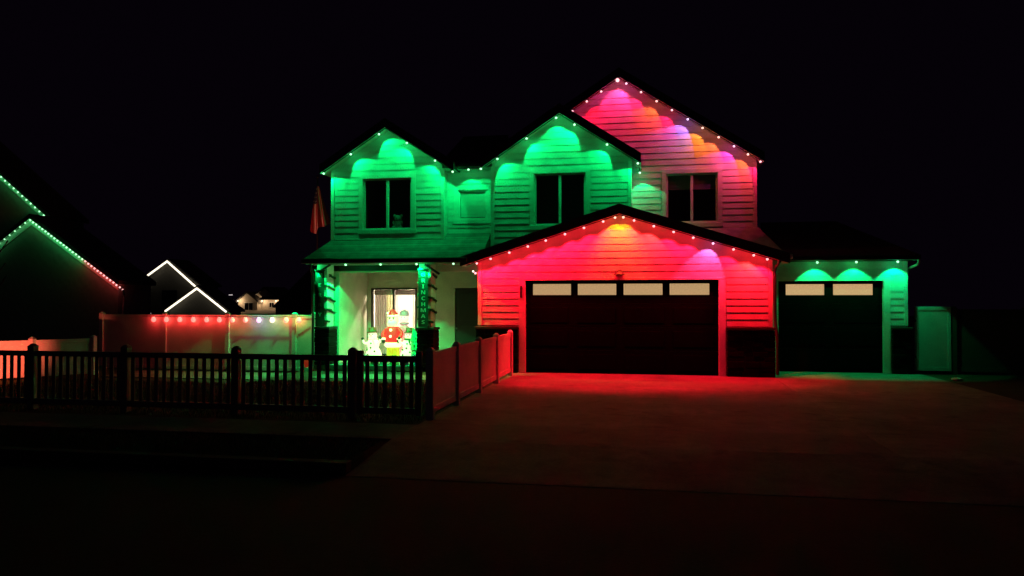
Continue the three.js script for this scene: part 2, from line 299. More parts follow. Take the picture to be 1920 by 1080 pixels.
// skirt roof under the tall gable, and the low roof of the single garage
part('roof', hull([[-0.35, 3.9, -1.59], [2.96, 3.9, -1.59], [3.4, 3.09, -0.1], [-0.35, 3.09, -0.1]].reverse(), [[-0.35, 3.7, -1.59], [2.96, 3.7, -1.59], [3.4, 2.98, -0.1], [-0.35, 2.98, -0.1]].reverse()), M.shingle[1], house);
part('roof', hull([[2.96, 3.9, -1.59], [2.96, 3.9, -5], [3.4, 3.09, -5], [3.4, 3.09, -0.1]], [[2.93, 3.5, -1.59], [2.93, 3.5, -5], [3.36, 2.96, -5], [3.36, 2.96, -0.1]]), M.shingle[0], house);
part('roof', hull([[3.42, 3.08, -1.1], [6.86, 3.08, -1.1], [5.6, 4.3, -4.4], [3.42, 4.3, -4.4]].reverse(), [[3.42, 2.97, -1.1], [6.86, 2.97, -1.1], [5.6, 4.1, -4.4], [3.42, 4.1, -4.4]].reverse()), M.roof, house);
part('roof', hull([[6.86, 3.08, -1.1], [6.86, 3.08, -7.8], [5.6, 4.3, -4.4]], [[6.86, 2.97, -1.1], [6.86, 2.97, -7.8], [5.6, 4.1, -4.4]]), M.roof, house);
part('soffit', box(3.08, 6.8, 2.95, 2.968, -1.499, -1.11), M.soffit, house);
part('gutter', rbox(3.4, 6.84, 2.955, 3.07, -1.1, -0.98, 0.025), M.dark, house);
// stone bases
function stoneBase(x0, x1, y1, z0, z1, name = 'stone_base') {
  const b = new THREE.Group(); b.name = numbered(name); b.position.set(x0, 0, z1); house.add(b);
  part('core', box(x0 + 0.03, x1 - 0.03, 0, y1 - 0.07, z0, z1 - 0.035), M.mortar, b);
  for (let y = 0.005, r = 0; y < y1 - 0.12; r++) {
    const h = Math.min([0.13, 0.1, 0.16, 0.12][r % 4], y1 - 0.075 - y); let x = x0;
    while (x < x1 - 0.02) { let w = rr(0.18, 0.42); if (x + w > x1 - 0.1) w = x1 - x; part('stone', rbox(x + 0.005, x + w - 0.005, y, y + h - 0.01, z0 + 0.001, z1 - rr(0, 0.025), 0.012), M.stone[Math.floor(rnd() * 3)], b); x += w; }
    y += h;
  }
  part('cap', rbox(x0 - 0.02, x1 + 0.02, y1 - 0.07, y1, z0 + 0.002, z1 + 0.03, 0.015), M.cap, b);
}
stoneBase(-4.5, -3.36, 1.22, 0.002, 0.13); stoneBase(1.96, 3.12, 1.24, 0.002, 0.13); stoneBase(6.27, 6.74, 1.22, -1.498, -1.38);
// small fittings on the garage front
{
  const l = new THREE.Group(); l.name = 'wall_lamp'; l.position.set(-0.71, 2.6, 0); house.add(l);
  part('back_plate', rbox(-0.77, -0.65, 2.58, 2.7, 0.012, 0.04, 0.01), M.dark, l);
  part('shade', new THREE.LatheGeometry([[0.001, 0.08], [0.05, 0.075], [0.1, 0.02], [0.155, -0.02], [0.15, -0.03], [0.09, 0.0]].map(p => new THREE.Vector2(...p)), 20).translate(-0.71, 2.6, 0.14), M.dark, l);
  part('arm', rod([-0.71, 2.64, 0.03], [-0.71, 2.67, 0.14], 0.018), M.dark, l);
  part('keypad', rbox(-3.32, -3.25, 1.98, 2.3, 0.034, 0.07, 0.012), M.dark, house);
}
// downspouts
part('downspout', tube([[3.2, 2.97, 0.28], [3.2, 2.86, 0.27], [3.13, 2.72, 0.1], [3.12, 2.5, 0.08], [3.12, 1.4, 0.08], [3.15, 0.9, 0.2], [3.15, 0.08, 0.2]], 0.04, 60), M.dark, house);
part('downspout', tube([[6.8, 2.98, -1.04], [6.8, 2.86, -1.06], [6.74, 2.72, -1.6], [6.715, 2.4, -1.72], [6.715, 0.1, -1.72]], 0.035, 40), M.trim, house);
part('downspout', tube([[-9.07, 2.96, 0.38], [-9.07, 2.78, 0.37], [-9.06, 2.62, 0.27], [-9.06, 2.5, 0.25], [-9.06, 0.1, 0.25]], 0.04, 60), M.dark, house);
part('gutter', rbox(3.07, 3.5, 2.93, 3.05, 0.22, 0.33, 0.02), M.trim, house);
part('gutter', rbox(-4.84, -4.62, 2.9, 3.0, 0.2, 0.36, 0.02), M.trim, house);

// ---------- porch ----------
part('porch_slab', rbox(-9.1, -4.46, 0, 0.14, -2.7, 0.14, 0.012), M.concrete[2], house);
const cream = std(C(0.6, 0.56, 0.45), 0.75, { map: T.paint });
{
  const PW = [-8.5, -7.02, 0.2, 2.29], PD = [-5.81, -5.0, 0.14, 2.29];
  part('porch_wall', box(-8.9, -8.62, 0, 2.95, -2.84, -0.5), cream, house);
  part('side_wall', box(-8.9, -8.76, 0, 2.95, -9, -2.842), M.wall, house);
  part('porch_wall', polyPrism([[-8.62, 0.14], [PD[0], 0.14], [PD[0], PD[3]], [PD[1], PD[3]], [PD[1], 0.14], [-4.452, 0.14], [-4.452, 2.8], [-8.62, 2.8]], -2.84, -2.7, [PW]), cream, house);
  part('porch_ceiling', box(-8.62, -4.452, 2.8, 2.86, -2.84, -0.66), cream, house);
  part('beam', box(-8.9, -5.9, 2.745, 2.9, -0.65, -0.5), M.dark, house); part('beam', box(-5.9, -4.452, 2.7, 2.9, -0.65, -0.5), M.trim, house);
  part('beam_trim', rbox(-8.9, -5.9, 2.695, 2.743, -0.65, -0.485, 0.008), cream, house);
  part('soffit', box(-9.24, -4.5, 2.905, 2.925, -0.66, 0.33), M.soffit, house);
  // sliding glass door
  const w = new THREE.Group(); w.name = 'porch_window'; w.position.set(PW[0], PW[2], -2.7); house.add(w);
  const [x0, x1, y0, y1] = PW, f = 0.05, xm = -7.77, br = std(C(0.03, 0.024, 0.02), 0.5);
  part('frame', merge([box(x0, x0 + f, y0, y1, -2.8, -2.68), box(x1 - f, x1, y0, y1, -2.8, -2.68), box(x0 + f, x1 - f, y0, y0 + f, -2.8, -2.68), box(x0 + f, x1 - f, y1 - f, y1, -2.8, -2.68)]), br, w);
  part('mullion', rbox(xm - 0.03, xm + 0.03, y0 + f, y1 - f, -2.8, -2.67, 0.004), br, w);
  part('pane', box(x0 + f, xm - 0.03, y0 + f, y1 - f, -2.756, -2.75), M.glass, w); part('pane', box(xm + 0.03, x1 - f, y0 + f, y1 - f, -2.74, -2.734), M.glass, w);
  // the bright room behind, with curtains
  const white = std(C(0.75, 0.73, 0.68), 0.9, { map: T.paint });
  part('room', merge([box(-9.4, -5.9, 0, 2.9, -6.1, -6.0), box(-9.5, -9.4, 0, 2.9, -6, -2.85), box(-5.9, -5.8, 0, 2.9, -6, -2.85), box(-9.4, -5.9, 2.8, 2.9, -6, -2.85), box(-9.4, -5.9, 0.05, 0.16, -6, -2.85)]), white, w);
  const curtain = (a, b, mat, fold) => { const n = 40, pts = []; for (let i = 0; i <= n; i++) pts.push([a + (b - a) * i / n, -2.92 + 0.022 * Math.sin(i / n * Math.PI * 2 * fold)]);
    const v = []; for (let i = 0; i < n; i++) { const [p, q] = [pts[i], pts[i + 1]]; v.push(p[0], 0.22, p[1], q[0], 0.22, q[1], q[0], 2.2, q[1], p[0], 0.22, p[1], q[0], 2.2, q[1], p[0], 2.2, p[1]); }
    const g = new THREE.BufferGeometry(); g.setAttribute('position', new THREE.Float32BufferAttribute(v, 3)); g.computeVertexNormals(); part('curtain', mapUV(g), mat, w); };
  const cloth = (c, t) => new THREE.MeshPhysicalMaterial({ color: c, roughness: 1, transmission: t, thickness: 0, side: THREE.DoubleSide, map: T.cloth });
  curtain(-8.46, -8.08, cloth(C(0.45, 0.38, 0.34), 0.35), 5); curtain(-8.08, -7.8, cloth(C(0.75, 0.66, 0.42), 0.5), 3); curtain(-7.22, -7.06, cloth(C(0.85, 0.8, 0.72), 0.6), 3);
  part('valance', rbox(-8.46, -7.06, 2.08, 2.24, -2.87, -2.84, 0.008), std(C(0.32, 0.24, 0.2), 0.8, { map: T.cloth }), w);
  for (let i = 0; i < 2; i++) part('latch', rbox(-7.66 + i * 0.3, -7.62 + i * 0.3, 2.235, 2.27, -2.69, -2.66, 0.006), br, w);
  part('ceiling_lamp', new THREE.SphereGeometry(0.09, 20, 12).translate(-6.9, 2.64, -3.2), std(C(0.9, 0.9, 0.85), 0.5, { emissive: C(1, 0.82, 0.58), emissiveIntensity: 3 }), w);
  const L = new THREE.PointLight(C(1, 0.86, 0.64), 62); L.shadow.radius = 5; L.castShadow = true; L.position.set(1.6, 2.44, -0.5); w.add(L);
  // front door
  const d = new THREE.Group(); d.name = 'front_door'; d.position.set(PD[0], PD[2], -2.7); house.add(d);
  const dm = std(C(0.02, 0.018, 0.017), 0.55, { map: T.paint });
  part('door_leaf', merge([rbox(-5.8, -5.01, 0.15, 2.28, -2.79, -2.74, 0.006), rbox(-5.7, -5.11, 1.3, 2.12, -2.745, -2.73, 0.008), rbox(-5.7, -5.11, 0.3, 1.15, -2.745, -2.73, 0.008)]), dm, d);
  part('handle', merge([new THREE.SphereGeometry(0.035, 14, 10).translate(-5.74, 1.06, -2.67), rod([-5.74, 1.06, -2.74], [-5.74, 1.06, -2.69], 0.014)]), M.metal, d);
}
// porch roof: deck, courses of shingles with a hipped end, gutter
{
  const S = (t) => [0.35 - 1.3 * t, 3.05 + 0.78 * t];   // z, y up the slope
  const r = part('porch_roof', hull([[-9.28, 3.03, 0.35], [-4.5, 3.03, 0.35], [-4.2, 3.81, -0.95], [-8.76, 3.81, -0.95]].reverse(), [[-9.26, 2.93, 0.34], [-4.5, 2.93, 0.34], [-4.2, 3.5, -0.95], [-8.76, 3.5, -0.95]].reverse()), M.roof, house);
  part('hip', hull([[-9.28, 3.045, 0.35], [-8.75, 3.83, -0.95], [-9.28, 3.045, -3]], [[-9.27, 2.93, 0.34], [-8.76, 3.6, -0.95], [-9.27, 2.93, -3]]), M.shingle[0], r);
  const n = 11;
  for (let i = 0; i < n; i++) {
    const [z0, y0] = S(i / n), [z1, y1] = S((i + 1.25) / n), xa = -9.29 + 0.52 * i / n, xb = -9.29 + 0.52 * (i + 1.25) / n;
    part('shingle_course', hull([[xa, y0 + 0.012, z0], [-4.3, y0 + 0.012, z0], [-4.3, y1 + 0.004, z1], [xb, y1 + 0.004, z1]].reverse(), [[xa, y0 - 0.002, z0], [-4.3, y0 - 0.002, z0], [-4.3, y1 - 0.008, z1], [xb, y1 - 0.008, z1]].reverse()), M.shingle[i % 3], r);
  }
  part('gutter', rbox(-9.32, -4.66, 2.915, 3.045, 0.352, 0.46, 0.025), M.dark, house);
  part('flashing', rbox(-8.9, -5.55, 3.62, 3.66, -0.6, -0.565, 0.006), M.trim, house);
}
function post(x0, x1) {
  part('porch_post', rbox(x0, x1, 1.18, 2.904, -0.36, 0.09, 0.012), M.trim, house);
  stoneBase(x0 - 0.05, x1 + 0.09, 1.18, -0.42, 0.16, 'stone_pedestal');
}
post(-9.02, -8.72); post(-6.08, -5.74);
part('bracket', rod([-5.9, 2.88, 0.12], [-5.5, 2.62, 0.12], 0.035, 6), M.dark, house); part('bracket', rod([-8.6, 2.9, 0.13], [-9.0, 2.68, 0.13], 0.03, 6), M.dark, house);

// ---------- eave lights ----------
const GREEN = C(0.0, 1, 0.19), RED = C(1, 0.002, 0.017), ORANGE = C(1, 0.012, 0.014), YELLOW = C(1, 0.25, 0.004), VIOLET = C(0.95, 0.045, 0.42), LILAC = C(0.5, 0.2, 1), PINK = C(1, 0.01, 0.09), CYAN = C(0.0, 1, 0.27), WARM = C(1, 0.82, 0.5);
const bulbGeo = new THREE.SphereGeometry(0.03, 12, 8), sockGeo = new THREE.CylinderGeometry(0.034, 0.034, 0.022, 12), bulbMats = {};
function bulbMat(c, k = 2.2) {
  const key = c.getHexString() + k;
  return bulbMats[key] ??= std(C(0.8, 0.8, 0.8), 0.4, { emissive: C(0.45 + 0.55 * c.r, 0.45 + 0.55 * c.g, 0.45 + 0.55 * c.b), emissiveIntensity: k });
}
function ledString(label, lamps, track, group = 'strings of round lights under the eaves of the house') {
  const p0 = lamps[0].at, s = thing('light_string', label, 'string lights', p0, group);
  for (const t of track) part('track', rod(t[0], t[1], 0.014, 4), M.dark, s);
  for (const { at: p, dir = [0, -1, -0.3], c, I, r = 1, half = 0.8, spill = 0.04, pen = 0.06 } of lamps) {
    const b = part('bulb', bulbGeo, bulbMat(c), s, p); b.scale.setScalar(r);
    const k = part('socket', sockGeo, M.dark, b, [p[0], p[1] + 0.032 * r, p[2]]); k.castShadow = false;
    const L = new THREE.SpotLight(c, I, 0, half, pen); L.shadow.radius = 1; L.castShadow = true;
    L.position.set(p[0] - p0[0], p[1] - p0[1], p[2] - p0[2]); L.target.position.set(L.position.x + dir[0], L.position.y + dir[1], L.position.z + dir[2]);
    s.add(L, L.target);
    const W = new THREE.PointLight(c, I * spill); W.shadow.radius = 1.5; W.castShadow = true; W.position.copy(L.position); s.add(W);   // what spills past the lens
  }
  return s;
}
const rake = (g, z, xs, cs, I, drop = 0.07, tilt = -0.4, half = 0.75, spill = 0.04, pen = 0.06) => xs.map((x, i) => {
  const side = Math.sign(x - g.xc), n = Math.hypot(1, g.pitch), top = Math.abs(x - g.xc) < 0.15;
  return { at: [x, rakeY(g, x) - drop, z], half, spill, pen, dir: top ? [0, -1, tilt] : [-side * g.pitch / n, -1 / n, tilt], c: Array.isArray(cs) ? cs[i] : cs, I: Array.isArray(I) ? I[i] : I };
});
const rakeTrack = (g, z, x0, x1, drop = 0.03) => [[[x0, rakeY(g, x0) - drop, z], [g.xc, g.apex - drop, z]], [[g.xc, g.apex - drop, z], [x1, rakeY(g, x1) - drop, z]]];
ledString('green lights along the gable over the leftmost upper window', rake(G1, -0.27, [-9.0, -8.19, -7.36, -6.55, -5.74, -5.24], GREEN, 4.2), rakeTrack(G1, -0.27, -9.02, -5.22));
ledString('two green lights on the short eave above the small window with a blind', [{ at: [-4.85, 5.52, -0.5], c: GREEN, I: 4 }, { at: [-4.5, 5.53, -0.5], c: GREEN, I: 1 }], [[[-5.15, 5.55, -0.5], [-4.45, 5.55, -0.5]]]);
ledString('green lights along the middle gable in front of the tall pink gable', rake(G2, -0.27, [-3.99, -3.19, -2.39, -1.9, -1.04, -0.24], GREEN, 4.0), rakeTrack(G2, -0.27, -4.35, -0.2));
{
  const xs = [-1.65, -1.25, -0.8, -0.56, -0.16, 0.26, 0.67, 1.09, 1.48, 1.9, 2.3, 2.66, 2.98];
  const cs = [RED, PINK, VIOLET, VIOLET, PINK, ORANGE, PINK, LILAC, YELLOW, ORANGE, VIOLET, ORANGE, PINK];
  const l = rake(GR, -1.27, xs, cs.map(c => c === ORANGE ? C(1, 0.11, 0.03) : c === YELLOW ? C(1, 0.25, 0.02) : c), [2.2, 2.5, 2.6, 2.2, 3, 2.6, 3, 2.0, 2.2, 2.8, 2.8, 2.6, 3.2]);
  l.splice(0, 0, ...rake(GR, -1.27, [-2.05], PINK, 1.6)); l[3].r = 1.7; l[3].c = C(1, 0.05, 0.12);
  ledString('pink, violet and orange lights along the tallest gable', l, rakeTrack(GR, -1.27, -2.2, 3.04));
  ledString('single blue green light under the right eave of the middle gable', [{ at: [-0.2, 5.42, -1.27], dir: [0.15, -1, -0.1], c: CYAN, I: 3.2 }], [[[-0.2, 5.45, -1.27], [-0.2, 5.6, -1.27]]]);
}
{
  const xs = [-4.42, -4.05, -3.55, -3.06, -2.59, -2.09, -1.6, -1.11, -0.81, -0.6, -0.33, 0.16, 0.65, 1.13, 1.61, 2.1, 2.58, 2.9];
  const cs = xs.map(x => RED); cs[8] = cs[9] = YELLOW; cs[7] = cs[10] = cs[11] = ORANGE; cs[14] = C(1, 0.13, 0.6); cs[16] = ORANGE;
  const l = rake(GG, 0.33, xs, cs, xs.map((x, i) => [8, 9].includes(i) ? 2.6 : i === 14 ? 3.0 : 16), 0.07, -0.12, 0.95, 0.018, 0.16);
  for (const i of [8, 9, 14]) { l[i].dir[2] = -0.6; l[i].half = 0.66; }   // these three are turned towards the wall
  l.push({ at: [3.2, 3.0, 0.36], c: RED, I: 1.2 }); l.unshift({ at: [-4.67, 2.92, 0.33], c: RED, I: 0.8 });
  ledString('red and orange lights along the low gable over the wide garage door', l, rakeTrack(GG, 0.33, -4.7, 3.2));
}
ledString('green lights under the porch eave, the outermost one behind the downspout', [-9.13, -8.1, -7.1, -6.09, -5.07].map((x, i) => ({ at: [x, 2.885, i ? 0.28 : 0.25], c: GREEN, I: [26, 32, 32, 30, 1.8][i], dir: [i ? 0 : -0.15, -1, -0.2], half: 0.9, spill: 0.014 })), [[[-9.2, 2.905, 0.28], [-4.7, 2.905, 0.28]]]);
ledString('four green lights above the narrow garage door', [3.38, 4.38, 5.34, 6.34].map((x, i) => ({ at: [x, 2.91, -1.17], c: i === 3 ? CYAN : GREEN, I: i === 3 ? 6 : 6, spill: 0.025 })), [[[3.2, 2.94, -1.17], [6.7, 2.94, -1.17]]]);
ledString('pair of small warm lights on the wall between the porch and the garage', [{ at: [-4.58, 2.69, 0.06], c: WARM, I: 0.12 }, { at: [-4.52, 2.64, 0.06], c: PINK, I: 0.12 }], [[[-4.58, 2.72, 0.06], [-4.5, 2.66, 0.06]]], null);


// ---------- porch decorations ----------
function banner(text, x0, x1, y0, y1, z, label, step) {
  const cv = document.createElement('canvas'); cv.width = 128; cv.height = 1024; const k = cv.getContext('2d');
  k.fillStyle = '#1c2a1e'; k.fillRect(0, 0, 128, 1024); k.fillStyle = '#a9afa4'; k.textAlign = 'center'; k.textBaseline = 'middle'; k.font = 'bold 92px sans-serif';
  [...text].forEach((ch, i) => k.fillText(ch, 64, 90 + i * step));
  const t = new THREE.CanvasTexture(cv); t.colorSpace = THREE.SRGBColorSpace;
  const o = thing('porch_banner', label, 'banner', [x0, y1, z]);
  const nx = 6, ny = 24, g = new THREE.PlaneGeometry(x1 - x0, y1 - y0, nx, ny).translate((x0 + x1) / 2, (y0 + y1) / 2, z), p = g.attributes.position;
  for (let i = 0; i < p.count; i++) { const y = p.getY(i), x = p.getX(i); p.setZ(i, z + 0.008 * Math.sin(y * 5 + x * 6) + 0.006 * Math.sin(x * 14)); }
  g.computeVertexNormals();
  part('cloth', g, new THREE.MeshStandardMaterial({ map: t, roughness: 0.9, side: THREE.DoubleSide }), o);
  part('rod', rod([x0 - 0.02, y1, z], [x1 + 0.02, y1, z], 0.012), M.dark, o);
}
banner('GRINCHMAS', -6.06, -5.79, 1.2, 2.74, 0.205, 'long dark banner with nine white letters hung on the right porch post', 106);
banner('MERRY', -9.01, -8.75, 1.2, 2.74, 0.205, 'long dark banner with five letters hung on the left porch post', 180);
function garland(xc, zc, hx, hz, label) {
  const o = thing('garland', label, 'garland', [xc, 1.2, zc], 'garlands wound round the porch posts'), pts = [], n = 96, turns = 4;
  for (let i = 0; i <= n; i++) {
    const a = i / n * turns * Math.PI * 2 + 0.6, c = Math.cos(a), s = Math.sin(a), k = 1 / Math.max(Math.abs(c) / (hx + 0.025), Math.abs(s) / (hz + 0.025));
    pts.push(new THREE.Vector3(xc + c * k, 1.32 + 1.3 * i / n, zc + s * k));
  }
  const cu = new THREE.CatmullRomCurve3(pts);
  part('stem', new THREE.TubeGeometry(cu, 260, 0.03, 6), M.pine, o);
  const needles = [], N = 700;
  for (let i = 0; i < N; i++) { const p = cu.getPoint(rnd()), d = new THREE.Vector3(rr(-1, 1), rr(-0.8, 0.8), rr(-1, 1)).normalize().multiplyScalar(rr(0.03, 0.06)); needles.push(rod([p.x, p.y, p.z], [p.x + d.x, p.y + d.y, p.z + d.z], 0.008, 3)); }
  tag(part('needles', merge(needles), M.pine, o), null, null, null, 'stuff');
}
garland(-8.87, -0.135, 0.15, 0.225, 'dark green garland wound round the left porch post');
garland(-5.91, -0.135, 0.17, 0.225, 'dark green garland wound round the right porch post');

const glow = (r, g, b, k = 1) => std(C(r * 0.8, g * 0.8, b * 0.8), 0.6, { emissive: C(r, g, b), emissiveIntensity: k });
const IN = { white: glow(1, 0.94, 0.62, 0.95), cream: glow(1, 0.85, 0.45, 1.0), red: glow(0.75, 0.012, 0.02, 1.0), brown: glow(0.22, 0.05, 0.02, 0.5), lime: glow(0.5, 0.55, 0.02, 0.8), green: std(C(0.04, 0.12, 0.02), 0.7), black: std(C(0.02, 0.018, 0.015), 0.5), pink: glow(0.75, 0.3, 0.32, 0.7), mauve: glow(0.4, 0.2, 0.24, 0.7) };
const lathe = (pts, x, y, z, seg = 28) => new THREE.LatheGeometry(pts.map(p => new THREE.Vector2(...p)), seg).translate(x, y, z);
const ball = (r, x, y, z, sx = 1, sy = 1, sz = 1) => new THREE.SphereGeometry(r, 20, 14).scale(sx, sy, sz).translate(x, y, z);
{ // Santa suit inflatable, lit from inside
  const [x, y, z] = [-7.24, 0.14, -1.15], o = thing('light_up_santa', 'tall glowing inflatable Santa in red coat with two white buttons on the porch', 'inflatable', [x, y, z]);
  part('base', lathe([[0, 0], [0.3, 0], [0.31, 0.05], [0.2, 0.1], [0, 0.11]], x, y, z), IN.white, o);
  for (const s of [-1, 1]) part('leg', lathe([[0.001, 0.08], [0.1, 0.09], [0.105, 0.2], [0.1, 0.42], [0.001, 0.44]], x + s * 0.085, y, z), IN.lime, o);
  part('coat_trim', lathe([[0.001, 0.42], [0.2, 0.42], [0.25, 0.46], [0.25, 0.52], [0.21, 0.56], [0.001, 0.56]], x, y, z), IN.white, o);
  const coat = part('coat', lathe([[0.001, 0.55], [0.2, 0.55], [0.235, 0.64], [0.23, 0.78], [0.2, 0.94], [0.15, 1.02], [0.001, 1.04]], x, y, z), IN.red, o);
  for (const h of [0.74, 0.92]) part('button', ball(0.042, x, y + h, z + (h < 0.8 ? 0.235 : 0.21), 1, 1, 0.5), IN.white, coat);
  for (const s of [-1, 1]) {
    const a = part('arm', tube([[x + s * 0.17, y + 0.94, z + 0.02], [x + s * 0.27, y + 0.82, z + 0.06], [x + s * 0.24, y + 0.68, z + 0.15]], 0.06, 16, 10), IN.red, o);
    part('cuff', ball(0.07, x + s * 0.235, y + 0.66, z + 0.16, 1, 0.6, 1), IN.white, a); part('mitten', ball(0.06, x + s * 0.23, y + 0.605, z + 0.18, 0.9, 1.1, 0.9), IN.black, a);
  }
  part('collar', lathe([[0.001, 1.0], [0.14, 1.0], [0.17, 1.04], [0.13, 1.09], [0.001, 1.09]], x, y, z), IN.white, o);
  const head = part('head', ball(0.165, x, y + 1.2, z, 1, 1.05, 0.95), IN.cream, o);
  part('beard', ball(0.13, x, y + 1.11, z + 0.075, 1.15, 1.0, 0.9), glow(1, 0.9, 0.6, 0.7), head); part('nose', ball(0.03, x, y + 1.21, z + 0.165), IN.cream, head);
  for (const s of [-1, 1]) { part('eye', ball(0.022, x + s * 0.055, y + 1.25, z + 0.138), IN.black, head); part('eyebrow', new THREE.CapsuleGeometry(0.014, 0.05, 3, 8).rotateZ(Math.PI / 2 + s * 0.25).translate(x + s * 0.058, y + 1.29, z + 0.138), IN.black, head); }
  const hat = part('hat', lathe([[0.001, 0], [0.15, 0], [0.14, 0.06], [0.09, 0.13], [0.04, 0.18], [0.001, 0.2]], 0, 0, 0).rotateZ(0.12).translate(x, y + 1.32, z), IN.red, o);
  part('hat_brim', new THREE.TorusGeometry(0.145, 0.035, 10, 26).rotateX(Math.PI / 2).translate(x, y + 1.32, z), IN.white, hat); part('pompom', ball(0.032, x - 0.13, y + 1.4, z + 0.1), IN.white, hat);
  const L = new THREE.PointLight(C(1, 0.85, 0.35), 0.12); L.name = 'inner_light'; L.position.set(0.05, 0.55, 0.5); L.shadow.radius = 12; L.castShadow = true; o.add(L);
}
function snowman(x, y, z, s, label, lean, dots, hatMat = IN.brown) {
  const o = thing('light_up_snowman', label, 'inflatable', [x, y, z]);
  const at = (g) => g.rotateZ(lean).scale(s, s, s).translate(x, y, z);
  part('body', at(lathe([[0.001, 0], [0.2, 0.0], [0.25, 0.08], [0.26, 0.22], [0.21, 0.38], [0.17, 0.44], [0.2, 0.52], [0.19, 0.64], [0.12, 0.74], [0.001, 0.76]], 0, 0, 0)), IN.white, o);
  const h = part('head', at(ball(0.145, 0, 0.84, 0)), IN.white, o);
  const c = part('scarf', at(new THREE.TorusGeometry(0.125, 0.035, 10, 24).rotateX(Math.PI / 2).translate(0, 0.73, 0)), dots ? IN.green : IN.cream, o);
  part('scarf_end', at(new RoundedBoxGeometry(0.06, 0.18, 0.03, 2, 0.012).rotateZ(0.2).translate(0.07, 0.64, 0.165)), dots ? IN.green : IN.cream, c);
  for (const k of [-1, 1]) part('eye', at(ball(0.016, k * 0.05, 0.88, 0.128)), IN.black, h);
  part('nose', at(new THREE.ConeGeometry(0.022, 0.1, 10).rotateX(Math.PI / 2).translate(0, 0.84, 0.18)), glow(1, 0.25, 0.03, 0.6), h);
  const hat = part('hat', at(lathe([[0.001, 0.93], [0.17, 0.93], [0.17, 0.955], [0.12, 0.97], [0.115, 1.1], [0.001, 1.11]], 0, 0, 0)), hatMat, o);
  part('hat_band', at(lathe([[0.119, 0.97], [0.124, 0.975], [0.124, 1.0], [0.119, 1.005]], 0, 0, 0)), IN.green, hat);
  for (const k of [-1, 1]) { const a = part('arm', at(tube([[k * 0.17, 0.6, 0.05], [k * 0.26, 0.62, 0.1], [k * 0.29, 0.72, 0.12]], 0.035, 12, 8)), IN.white, o); part('mitten', at(ball(0.05, k * 0.295, 0.76, 0.12)), IN.black, a); }
  for (const [a, yy] of [[0, 0.6], [0.5, 0.34], [-0.45, 0.24], [0.1, 0.16], [-0.7, 0.4], [0.75, 0.15], [-0.1, 0.46]]) { const R = yy > 0.44 ? 0.19 : yy > 0.3 ? 0.225 : 0.255; part('button', at(ball(0.03, Math.sin(a) * R, yy, Math.cos(a) * R, 1, 1, 0.7)), IN.green, o); }
  return o;
}
{
  const a = snowman(-7.78, 0.14, -1.05, 0.9, 'glowing inflatable snowman in brown hat at the foot of the porch wall', 0.06, false);
  const L = new THREE.PointLight(C(1, 0.88, 0.42), 0.06); L.position.set(-0.12, 0.6, 0.45); L.shadow.radius = 10; L.castShadow = true; a.add(L);
  snowman(-6.74, 0.14, -1.0, 0.9, 'glowing inflatable snowman with dark scarf beside the green tree', -0.05, true);
}
{ // a figure in a pink coat and hat behind the Santa
  const [x, y, z] = [-7.2, 0.14, -1.85], o = thing('light_up_figure', 'glowing inflatable figure in mauve hat and pink coat behind the Santa', 'inflatable', [x, y, z]);
  part('coat', lathe([[0.001, 0], [0.22, 0], [0.24, 0.2], [0.2, 0.6], [0.15, 0.95], [0.08, 1.05], [0.001, 1.06]], x + 0.06, y, z), IN.pink, o);
  part('scarf', new THREE.TorusGeometry(0.1, 0.04, 10, 24).rotateX(Math.PI / 2).translate(x + 0.06, y + 1.08, z), IN.mauve, o);
  const h = part('head', ball(0.13, x + 0.06, y + 1.25, z), IN.white, o); for (const s of [-1, 1]) part('eye', ball(0.014, x + 0.06 + s * 0.045, y + 1.27, z + 0.122), IN.black, h);
  part('hat', lathe([[0.14, 1.31], [0.145, 1.34], [0.13, 1.42], [0.08, 1.47], [0.001, 1.49]], x + 0.06, y, z), IN.mauve, o);
}
{ // leaning green tree with ornaments
  const [x, y, z] = [-6.35, 0.14, -0.75], o = thing('inflatable_tree', 'bright green inflatable Christmas tree leaning over beside the right porch post', 'inflatable', [x, y, z]);
  const m = std(C(0.22, 0.5, 0.24), 0.5, { map: T.cloth }), sh = new THREE.Matrix4().makeShear(0, 0, -0.28, 0, 0, 0);
  const tier = (r0, y0, r1, y1) => lathe([[0.001, y0], [r0 * 0.9, y0 - 0.01], [r0, y0 + 0.03], [r1, y1], [0.001, y1 + 0.01]], 0, 0, 0).applyMatrix4(sh).translate(x + 0.12, y, z);
  part('tier', tier(0.3, 0.1, 0.2, 0.42), m, o); part('tier', tier(0.24, 0.36, 0.14, 0.66), m, o); part('tier', tier(0.18, 0.6, 0.02, 0.98), m, o);
  part('trunk', lathe([[0.001, 0], [0.08, 0], [0.08, 0.12], [0.001, 0.12]], x + 0.1, y, z), IN.brown, o);
  for (const [a, yy, r] of [[0.2, 0.22, 0.27], [0.9, 0.3, 0.24], [-0.5, 0.28, 0.25], [0.5, 0.48, 0.2], [-0.2, 0.52, 0.19], [0.3, 0.72, 0.13], [1.3, 0.5, 0.2]]) part('ornament', ball(0.035, x + 0.12 + Math.sin(a) * r - 0.28 * yy, y + yy, z + Math.cos(a) * r), std(C(0.1, 0.3, 0.06), 0.3), o);
}
